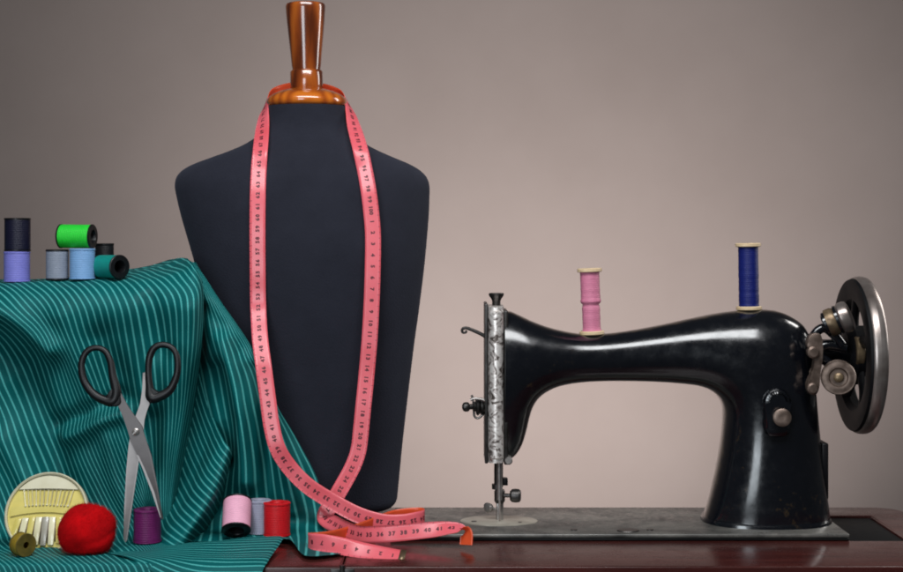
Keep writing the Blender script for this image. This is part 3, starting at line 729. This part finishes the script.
bm = bmesh.new(); M = axis_matrix(B(510.8, 494.2, -.009), (1, -.15, 0))
add_lathe(bm, [(0, -.001), (.0048, -.001), (.0068, .001), (.0072, .0045), (.0068, .0085), (.0050, .0100), (0, .0104)], M, 24); mpart('thumb_screw', bm, MT['darksteel'])
bm = bmesh.new()
add_box(bm, B(496.2, 523, -.006), B(503.4, 500, .004), bevel=.0012)
add_box(bm, B(494.5, 524.5, -.030), B(498.0, 521.5, .010), bevel=.0006); add_box(bm, B(500.5, 524.5, -.030), B(504, 521.5, .010), bevel=.0006)
M = axis_matrix(B(488.5, 507, -.004), (-1, -.5, 0)); add_lathe(bm, [(0, -.003), (.0042, -.003), (.0058, 0), (.0056, .0022), (.003, .0032), (0, .0034)], M @ Matrix.Diagonal((1.25, .9, 1, 1)), 24)
add_tube(bm, [B(489, 507.5, -.004), B(497, 509, -.003)], .0016, 10)
mpart('presser_foot', bm, MT['steel'])
bm = bmesh.new(); add_tube(bm, [B(499.2, 496, -.013), B(499.2, 518, -.013), B(499.2, 527, -.013)], [.0011, .0009, .0003], 10); mpart('needle', bm, MT['chrome'])
# boss with knob on the pillar
bm = bmesh.new(); yb = body_front_y(766, 400)
poly = [(753.5, 424), (753.5, 399)] + [(766.5 - 13 * math.cos(a), 397 - 13.5 * math.sin(a)) for a in np.linspace(.1, PI - .1, 14)] + [(779.5, 399), (779.5, 424), (775, 431), (758, 431)]
poly = [(x, y) for x, y in poly]
add_prism(bm, poly, 0, 1, lambda x, y, d: W(x, y, MCY) + Vector((0, (yb - MCY) + (.012 if d == 0 else -.0085), 0)), .0055); mpart('slot_boss', bm, MT['black'])
bm = bmesh.new(); add_lathe(bm, [(.0035, -.006), (.0035, .002), (.0088, .0025), (.0094, .004), (.0090, .0064), (.0066, .0076), (.0030, .0073), (0, .0072)], axis_matrix(W(766, 411, MCY) * 1 + Vector((.004, yb - MCY - .0090, 0)), (-.12, -1, .05)), 32)
kb = mpart('pillar_knob', bm, MT['tan'])
# cover plate behind the pillar
bm = bmesh.new(); add_box(bm, mp(817.5, 497) + Vector((0, -.018, 0)), mp(824.5, 441) + Vector((0, .022, 0)), bevel=.0018); mpart('back_cover', bm, MT['blackp'])
# hand wheel
wc = W(868, 355, MCY); wc.x = .4285
Mx = Matrix.Translation(wc) @ Matrix.Rotation(PI / 2, 4, 'Y')         # lathe axis -> +X
RW = .0825
wheel = empty('hand_wheel', wc); wheel.parent = mach; wheel.location = wc - mach.location
def wpart(name, bm, m, auto=35):
    bm.transform(Matrix.Translation(wc).inverted()); return obj(name, bm, m, wheel, auto=auto)
bm = bmesh.new(); pr = []
for k in range(24):
    a = 2 * PI * k / 24; pr.append((RW - .0070 + .0070 * math.copysign(abs(math.cos(a)) ** .8, math.cos(a)), .0085 * math.copysign(abs(math.sin(a)) ** .8, math.sin(a))))
pr.append(pr[0]); add_lathe(bm, pr, Mx, 96); wpart('rim', bm, MT['chrome'])
bm = bmesh.new(); pr = [(RW - .0022, -.0070), (RW - .0034, -.0098), (RW - .0110, -.0108), (RW - .024, -.0092), (RW - .0290, -.004), (RW - .0290, .004), (RW - .024, .007), (RW - .0110, .0075)]
add_lathe(bm, pr + [pr[0]], Mx, 96)
add_lathe(bm, [(.012, -.018), (.024, -.016), (.031, -.009), (.031, .006), (.020, .012), (.012, .013), (.012, -.016)], Mx, 48)
for k in range(5):
    a0 = 2 * PI * k / 5 + .35
    pts = [Mx @ Vector((r_ * math.cos(a0 + .5 * (r_ - .022) / .05), r_ * math.sin(a0 + .5 * (r_ - .022) / .05), -.004)) for r_ in np.linspace(.020, RW - .018, 9)]
    add_tube(bm, pts, [.0088, .0078, .0072, .0068, .0066, .0068, .0074, .0084, .0096], 14, flat=.62, up=(1, 0, 0))
wpart('spokes', bm, MT['mblack'])
bm = bmesh.new(); add_lathe(bm, [(0, .022), (.010, .022), (.0165, .020), (.0175, .016), (.0175, .012)], Mx, 40); wpart('clamp_nut', bm, MT['chrome'])
# hub shaft
def xl(prof, px, py, Y=MCY, seg=40, tilt=(1, 0, 0)): return add_lathe(bmesh.new(), prof, axis_matrix(W(px, py, Y), tilt), seg)
mpart('wheel_hub', xl([(0, -.008), (.019, -.008), (.0195, .004), (.0145, .008), (.0135, .012), (.0130, .048), (0, .048)], 806, 352), MT['black'])
mpart('hub_collar', xl([(.010, -.0045), (.0158, -.0045), (.0172, -.003), (.0172, .003), (.0158, .0045), (.010, .0045)], 857.5, 352, .058), MT['brass'])
# bobbin winder
YB = .030
bm = bmesh.new()
plate = [(808, 337), (814, 333), (820, 334.5), (822, 345), (821.5, 360), (819.5, 374), (818.5, 386), (816, 394), (810, 394.5), (806.5, 388), (807.5, 380), (812, 371), (813.5, 358), (812, 350), (806.5, 347)]
P2 = [tuple(p) for p in catmull_closed(plate, 48)]
add_prism(bm, P2, 0, 1, lambda x, y, d: W(x, y, YB) + Vector((0, -.004 if d else .006, 0)), .0012)
for px, py, rr_ in ((812, 352, .0062), (811.5, 388, .0058)): add_lathe(bm, [(0, .0045), (rr_ * .7, .0045), (rr_, .003), (rr_, -.004)], axis_matrix(W(px, py, YB) + Vector((0, -.004, 0)), (0, -1, 0)), 24)
mpart('winder_bracket', bm, MT['tan'])
bm = bmesh.new(); M = axis_matrix(W(838.5, 377.5, YB - .006), (-.22, -1, .05))
add_lathe(bm, [(0, .0030), (.0040, .0030), (.0046, .0010), (.0085, .0012), (.0098, .0034), (.0128, .0038), (.0150, .0030), (.0168, .0032), (.0176, .0018), (.0176, -.0010), (.0155, -.0022), (.0155, -.0050), (.0176, -.0062), (.0176, -.0088), (0, -.009)], M, 56)
mpart('winder_pulley', bm, MT['tan'])
bm = bmesh.new(); add_lathe(bm, [(0, .0062), (.0030, .0060), (.0048, .0046), (.0050, .0020)], M, 24); mpart('pulley_screw', bm, MT['brass'])
bm = bmesh.new(); M = axis_matrix(W(832, 322, YB + .006), (1, -.28, .42))
add_lathe(bm, [(0, -.009), (.0105, -.009), (.0125, -.0075), (.0125, -.005)], M, 40); add_lathe(bm, [(.0128, .0048), (.0150, .0052), (.0150, .0078), (.0128, .0082), (0, .0082)], M, 40)
mpart('winder_housing', bm, MT['black'])
bm = bmesh.new(); add_lathe(bm, [(.0122, -.005), (.0142, -.0046), (.0146, -.001), (.0146, .0018), (.0132, .0048)], M, 40); mpart('winder_band', bm, MT['brass'])
bm = bmesh.new(); M2 = M @ Matrix.Translation((0, 0, .010)); add_lathe(bm, [(.006, -.003), (.0142, -.0022), (.0160, 0), (.0162, .006), (.0150, .0088), (.0110, .0106), (.004, .0112), (0, .0112)], M2, 40); mpart('winder_wheel', bm, MT['chrome'])
bm = bmesh.new(); cv = catmull([tuple(W(x, y, YB + .008)) for x, y in ((811, 348), (815, 334), (824, 328), (834, 335), (842, 345))], 30); add_tube(bm, cv, .0048, 14)
cv = catmull([tuple(W(x, y, YB + .012)) for x, y in ((816, 350), (828, 345), (846, 348))], 30); add_tube(bm, cv, .0055, 14)
cv = catmull([tuple(W(x, y, YB + .008)) for x, y in ((818, 356), (827, 362), (838, 375))], 30); add_tube(bm, cv, .0052, 14)
mpart('winder_arm', bm, MT['black'])

# ------------------------------------------------------------------ thread spools
def spool(label, loc, r, h, th, rimm, rot=(0, 0, 0), kind='plastic', group=None, seedw=0.0, cat='thread spool'):
    root = empty('thread_spool', loc, rot); tag(root, label, cat, group)
    rs = random.Random(int(r * 1e7 + h * 1e6 + seedw * 100))
    if kind == 'plastic':
        t = r * .97; pr = [(t * .6, .0012), (t * .985, .0012)]
        for i in range(1, 24): pr.append((t * (1 - .006 * rs.random() - (.008 if i in (1, 23) else 0)), .0012 + (h - .0024) * i / 24))
        pr += [(t * .985, h - .0012), (t * .6, h - .0012)]
        obj('thread', add_lathe(bmesh.new(), pr, None, 48), th, root, auto=50)
        core = bmesh.new()
        add_lathe(core, [(r * .50, .001), (r * .50, h - .001), (r * .55, h), (r * .94, h), (r, h - .0006), (r, h - .0018), (r * .9, h - .002), (r * .62, h - .0022), (r * .62, .0022), (r * .9, .002), (r, .0018), (r, .0006), (r * .94, 0), (r * .55, 0), (r * .50, .001)], None, 48)
        obj('spool_core', core, rimm, root)
    else:
        fh = .0042; t = r * .79
        pr = [(t * .6, fh), (t, fh)]
        for i in range(1, 40):
            z = i / 40; k = 1 - .035 * rs.random()
            if kind == 'uneven': k *= (1.0 if z > .46 else .93) * (1 - .10 * math.exp(-((z - .45) / .03) ** 2)) + (.07 if .47 < z < .53 else 0)
            pr.append((t * k, fh + (h - 2 * fh) * z))
        pr += [(t, h - fh), (t * .6, h - fh)]
        obj('thread', add_lathe(bmesh.new(), pr, None, 48), th, root, auto=70)
        for z0 in (0, h - fh):
            f = bmesh.new(); add_lathe(f, [(.0022, z0 + .0003), (r * .9, z0), (r, z0 + .0007), (r, z0 + fh - .0009), (r * .93, z0 + fh - .0001), (.0022, z0 + fh - .0003)], None, 48)
            add_lathe(f, [(.0022, z0 + .0003), (.0022, z0 + fh - .0003)], None, 24)
            obj('flange', f, rimm, root)
    return root
GF = 'thread spools on the striped cloth'
def stand(px, py, Y, zoff=0):
    p = W(px, py, Y); z = rest_z(p.x, Y) + zoff; return (p.x, Y, z)
sY = sc_at(.055) * 1000
P1 = stand(17, 281, .055, .0005); S1 = spool('lilac thread spool standing under the navy one at the far left', P1, .0136, .0315, TH['lilac'], TH['lilac'], group=GF)
spool('dark navy thread spool balanced on top of the lilac spool', (P1[0] + .0006, .055, P1[2] + .0317), .0136, .0345, TH['navy'], MT['blackp'], group=GF)
P2_ = stand(57.3, 281, .055, .0005); spool('silvery grey thread spool standing under the green one on the cloth top', P2_, .0118, .0318, TH['grey'], MT['blackp'], group=GF)
P3 = stand(82.3, 281, .052, .0005); spool('pale sky blue thread spool standing between the grey and teal spools', P3, .0133, .0318, TH['sky'], TH['sky'], group=GF)
zt = max(P2_[2], P3[2]) + .0318
spool('bright green thread spool lying across the grey and sky blue spools', (W(59.5, 239, .058).x, .060, zt + .0128), .0126, .0365, TH['green'], MT['blackp'], (0, PI / 2 + .01, -.16), group=GF)
pt = W(98, 270, .062); zt2 = rest_z(pt.x + .012, .05) + .0128
spool('teal thread spool lying on its side with its dark hole showing', (pt.x + .002, .062, zt2), .0124, .0345, TH['teal'], MT['blackp'], (0, PI / 2, -.72), group=GF)
PB = stand(104.5, 281, .105, .0005); spool('black thread spool standing behind the teal one, only its top showing', PB, .0102, .0335, TH['black'], MT['blackp'], group=GF)
p = W(146.5, 545, -.028); spool('deep purple thread spool standing behind the scissor tip', (p.x, -.024, rest_z(p.x, -.024, .03) + .0004), .0138, .0325, TH['purple'], TH['purple'], group=GF)
p = W(277, 537, .010); spool('bright red thread spool standing rightmost in front of the cloth folds', (p.x, .010, rest_z(p.x, .010, .02) + .0004), .0136, .0335, TH['red'], TH['red'], group=GF)
p = W(259, 537, .018); spool('blue grey thread spool standing between the pale pink and red spools', (p.x, .020, rest_z(p.x, .02, .02) + .0004), .0125, .0335, TH['bluegrey'], TH['bluegrey'], group=GF)
p = W(236.5, 533, -.010); spool('pale pink thread spool leaning back with its black end showing', (p.x, -.012, rest_z(p.x, -.008, .02) + .0090), .0146, .0345, TH['pink'], MT['blackp'], (math.radians(-40), math.radians(-4), 0), group=GF)
GM = 'wooden spools on the sewing machine arm'
pz = W(592, 334.2, MCY); spool('rose pink thread spool with pale flanges on the machine arm', (pz.x, MCY, pz.z - .0006), .0130, .0700, TH['rose'], MT['cream'], (0, math.radians(-2.2), 0), 'uneven', GM)
pz = W(749, 309.5, MCY); spool('royal blue thread spool with pale flanges on top of the machine pillar', (pz.x, MCY, pz.z - .0006), .0134, .0705, TH['royal'], MT['cream'], (0, math.radians(-.8), 0), 'wood', GM)

# ------------------------------------------------------------------ scissors
def SY(py): return -.044 + (543 - py) / 200 * .030
def SM(x, y, d=0): return W(x, y, SY(y)) + Vector((0, d, 0))
sciss = empty('scissors', W(126, 543, SY(543))); tag(sciss, 'half open steel scissors with black handles leaning on the cloth', 'scissors')
b1 = [(112, 384), (117.5, 383), (122, 394), (128.5, 406), (136, 417), (142.5, 426), (146, 438), (152, 456), (158, 487), (163.6, 519.5), (160.8, 517), (152, 491), (143, 468), (136.5, 453), (130.5, 440), (128.6, 430), (124, 418), (118, 404)]
b2 = [(142.6, 373), (146.8, 372), (147.5, 388), (149.5, 399), (150, 404), (146.5, 411), (144.5, 420), (143.6, 430), (141, 442), (138.8, 462), (133, 500), (127.4, 540), (125.4, 543), (123.4, 539), (124.2, 510), (126.4, 470), (128.6, 446), (131.2, 430), (135, 418), (140.6, 404), (142.2, 390)]
bm = bmesh.new(); add_prism(bm, b2, -.0004, .0014, SM, .0004); obj('blade', local(bm, sciss), MT['blade'], sciss, auto=25)
bm = bmesh.new(); add_prism(bm, b1, -.0024, -.0006, SM, .0004); o = obj('blade', local(bm, sciss), MT['dblade'], sciss, auto=25); 
bm = bmesh.new(); add_prism(bm, [(160.8, 517), (152, 491), (143, 468), (136.8, 454), (139.4, 455.5), (146, 470), (155, 492), (161.6, 517.5)], -.0028, -.0023, SM); obj('cutting_edge', local(bm, sciss), MT['blade'], sciss)
def ring(pts, rads, d):
    n = 90; c = catmull_closed([(x, y, r_) for (x, y), r_ in zip(pts, rads)], n)
    bm = bmesh.new(); add_tube(bm, [SM(x, y, d) for x, y, _ in c], [r_ * .00128 for _, _, r_ in c], 16, True, up=(0, 1, 0), flat=.9); return bm
hl = [(95.7, 347.8), (86.6, 352), (81.8, 364), (84.1, 380), (92.8, 393), (104, 399.8), (113.2, 401), (116.6, 392), (113.2, 376.5), (110.6, 361.5), (105.1, 351)]
bm = ring(hl, [2.3, 2.5, 2.7, 3, 3.3, 3.6, 4.2, 4.0, 3.2, 2.7, 2.4], -.001)
add_prism(bm, [(104, 399), (112, 389), (117, 383), (121, 395), (122, 403), (117, 407), (109, 405)], -.0042, .0022, SM, .0016); obj('handle', local(bm, sciss), MT['blackp'], sciss)
hr = [(163, 344.7), (154.5, 347.8), (149.8, 357.3), (148.6, 370), (149.6, 385), (151.5, 397), (159.5, 396.6), (170.5, 389.3), (177, 374), (177.3, 358), (172.3, 348)]
bm = ring(hr, [2.4, 2.7, 2.9, 2.6, 3, 4.2, 3.9, 3.3, 2.7, 2.4, 2.3], -.001)
add_prism(bm, [(147.5, 384), (153, 388), (163, 394), (158, 400), (150, 404), (147.2, 396)], -.0042, .0022, SM, .0016); obj('handle', local(bm, sciss), MT['blackp'], sciss)
bm = bmesh.new(); add_lathe(bm, [(0, .0028), (.0020, .0026), (.0036, .0014), (.0038, 0)], axis_matrix(SM(136.4, 431.5, -.0024), (0, -1, 0)), 28)
add_box(bm, (-.0032, -.0004, .0022), (.0032, .0004, .0030), axis_matrix(SM(136.4, 431.5, -.0024), (0, -1, 0)) @ Matrix.Rotation(.7, 4, 'Z')); obj('pivot_screw', local(bm, sciss), MT['steel'], sciss)

# ------------------------------------------------------------------ pin case
pcY = -.036; tilt = math.radians(66)
pc0 = W(47, 513.5, pcY)
case = empty('pin_case', pc0, (tilt, 0, 0)); tag(case, 'round pale yellow pin case standing on edge behind the red pincushion', 'pin case')
R_ = .0405
obj('tray', add_lathe(bmesh.new(), [(0, -.004), (R_ * .97, -.004), (R_ * .97, .001), (0, .001)], None, 72), MT['tray'], case)
obj('case_rim', add_lathe(bmesh.new(), [(R_ * .93, .001), (R_ * .935, .0042), (R_ * .965, .0055), (R_ * .99, .0045), (R_, .001), (R_, -.0045), (R_ * .93, -.0052), (R_ * .93, .001)], None, 72), MT['rim'], case)
bm = bmesh.new(); N = 40                                              # white crescent at the top
a0, a1 = math.radians(38), math.radians(142)
o_ = [(R_ * .92 * math.cos(a), R_ * .92 * math.sin(a)) for a in np.linspace(a0, a1, N)]; i_ = [(x, R_ * .575 + .0008 * math.cos(x * 60)) for x, _ in o_]
add_prism(bm, o_ + i_[::-1], .0012, .0026, lambda x, y, d: Vector((x, y, d)), 0); obj('label_crescent', bm, MT['rim'], case)
bm = bmesh.new()                                                      # band between the rows
bo = [(x, .0015 + .006 * (1 - (x / R_) ** 2) - .004) for x in np.linspace(-R_ * .86, R_ * .86, 30)]
add_prism(bm, [(x, y + .006) for x, y in bo] + [(x, y - .003) for x, y in bo[::-1]], .0012, .0030, lambda x, y, d: Vector((x, y, d))); obj('middle_band', bm, MT['tray'], case)
for i in range(13):
    t = (i - 6) / 6; x = t * R_ * .60
    bm = bmesh.new(); add_tube(bm, [(x * .86, R_ * .20 - abs(t) * .001, .0034), (x, R_ * .56, .0030)], .00042, 8)
    add_lathe(bm, [(0, -.0011), (.0009, -.0006), (.0011, 0), (.0009, .0007), (0, .0011)], axis_matrix((x * .85, R_ * .185 - abs(t) * .001, .0036), (0, 1, 0)), 10)
    obj('pin', bm, MT['pin'] if i % 3 else MT['ivory'], case)
for i in range(9):
    t = (i - 4) / 4; x0 = t * R_ * .74; x1 = t * R_ * .50; wd = .0031
    yt = -.004 - .002 * t * t; yb_ = -R_ * (.80 - .22 * t * t)
    bm = bmesh.new(); add_prism(bm, [(x0 - wd if False else x1 * 1.28 - wd, yt), (x1 * 1.28 + wd, yt), (x0 * 1.0 + wd * .9, yb_), (x0 * 1.0 - wd * .9, yb_)], .0012, .0036, lambda x, y, d: Vector((x, y, d)), .0007)
    obj('slat', bm, MT['greyslat'] if i == 4 else (MT['ivory'] if i % 2 else MT['tray']), case)
    if i:
        bm = bmesh.new(); tm_ = t - .125; add_tube(bm, [(tm_ * R_ * .64, yt - .001, .0024), (tm_ * R_ * .74, yb_ + .002, .0024)], .0005, 6); obj('divider', bm, MT['tan'], case)

# ------------------------------------------------------------------ pincushion
pb = TB(87.5, -.072, .0); zb = rest_z(pb.x, -.072, .03)
cush = empty('pincushion', (pb.x, -.072, zb)); tag(cush, 'fuzzy red felt pincushion ball in front of the pin case', 'pincushion')
bm = bmesh.new(); bmesh.ops.create_icosphere(bm, subdivisions=6, radius=1)
P = np.array([v.co for v in bm.verts]); nz = vnoise(P, 1.6, 21) * .05 + vnoise(P, 4, 22) * .016
for v, q, d in zip(bm.verts, P, nz):
    s_ = 1 + d
    dc = abs(q[2] * .9 - .25 * q[0] + .22 + .12 * math.sin(q[0] * 3)); 
    if q[0] > -.1: s_ -= .028 * math.exp(-(dc / .10) ** 2) * min(1, (q[0] + .1) * 2)
    s_ += .03 * math.exp(-((q[0] - .45) ** 2 + (q[2] + .42) ** 2) / .06)
    z_ = q[2] * s_; z_ = z_ if z_ > -.62 else -.62 + (z_ + .62) * .35
    v.co = Vector((q[0] * s_ * .0262, q[1] * s_ * .0255, (z_ + .755) * .0262))
bmesh.ops.recalc_face_normals(bm, faces=bm.faces); bm.normal_update()
base_v = [(v.co.copy(), v.normal.copy()) for v in bm.verts]
rs = random.Random(4)
for co, no in rs.choices(base_v, k=16000):
    if co.z < .002: continue
    d = (no + Vector((rs.gauss(0, .55), rs.gauss(0, .55), rs.gauss(0, .55)))).normalized(); L = .0010 + .0034 * rs.random() ** 3
    sd = no.cross(Vector((rs.random(), rs.random(), rs.random()))).normalized() * .00008
    a = co - no * .0001
    bm.faces.new([bm.verts.new(a + sd), bm.verts.new(a - sd), bm.verts.new(a + d * L)])
me = bpy.data.meshes.new('felt_ball'); bm.to_mesh(me); bm.free(); link('felt_ball', me, MT['pompom'], cush)

# ------------------------------------------------------------------ bobbin
pb = TB(26, -.090, 0); zb = rest_z(pb.x, -.09, .03)
bob = empty('bobbin', (pb.x - .003, -.090, zb + .0112), (0, PI / 2, math.radians(-42))); tag(bob, 'small olive yellow wound bobbin on edge at the lower left corner', 'bobbin')
obj('thread', add_lathe(bmesh.new(), [(.005, -.0045), (.0104, -.0042), (.0108, -.002), (.0106, .001), (.0108, .003), (.0103, .0042), (.005, .0045)], None, 48), MT['olive'], bob)
for z0 in (-.0062, .0046):
    obj('flange', add_lathe(bmesh.new(), [(.0032, z0), (.0106, z0), (.0111, z0 + .0008), (.0106, z0 + .0016), (.0032, z0 + .0016), (.0032, z0)], None, 48), MT['olived'], bob)

# ------------------------------------------------------------------ light
w = bpy.data.worlds.new('World'); sc.world = w; w.use_nodes = True
bg = w.node_tree.nodes['Background']; bg.inputs['Color'].default_value = (.9, .95, 1, 1); bg.inputs['Strength'].default_value = .035
def area(name, loc, target, sx, sy, power, col=(1, 1, 1)):
    l = bpy.data.lights.new(name, 'AREA'); l.shape = 'RECTANGLE'; l.size = sx; l.size_y = sy; l.energy = power; l.color = col
    o = bpy.data.objects.new(name, l); COL.objects.link(o); o.location = loc
    o.rotation_euler = (Vector(target) - Vector(loc)).to_track_quat('-Z', 'Y').to_euler(); return o
area('key_softbox', (.0, -.72, 1.18), (.0, .04, .12), 1.15, .40, 18.5, (.97, .985, 1))
area('side_softbox', (-.44, -1.25, .36), (.2, .05, .14), .40, .66, 6.2, (.86, .94, 1))
area('rim_strip', (1.2, .45, .7), (0, .12, .25), .22, .9, 6, (1, .97, .94))
l = bpy.data.lights.new('wall_spot', 'SPOT'); l.energy = 80; l.spot_size = math.radians(100); l.spot_blend = 1; l.shadow_soft_size = .25; l.color = (1, .93, .90)
o = bpy.data.objects.new('wall_spot', l); COL.objects.link(o); o.location = (.2, .92, -.36); o.rotation_euler = (Vector((.2, YW, .24)) - o.location).to_track_quat('-Z', 'Y').to_euler()

# ------------------------------------------------------------------ render
sc.render.engine = 'CYCLES'; sc.cycles.use_denoising = True; sc.cycles.max_bounces = 8
sc.cycles.filter_width = 1.9
sc.view_settings.view_transform = 'Standard'; sc.view_settings.look = 'None'; sc.view_settings.exposure = 0; sc.view_settings.gamma = 1
sc.render.resolution_x, sc.render.resolution_y = 1024, 649
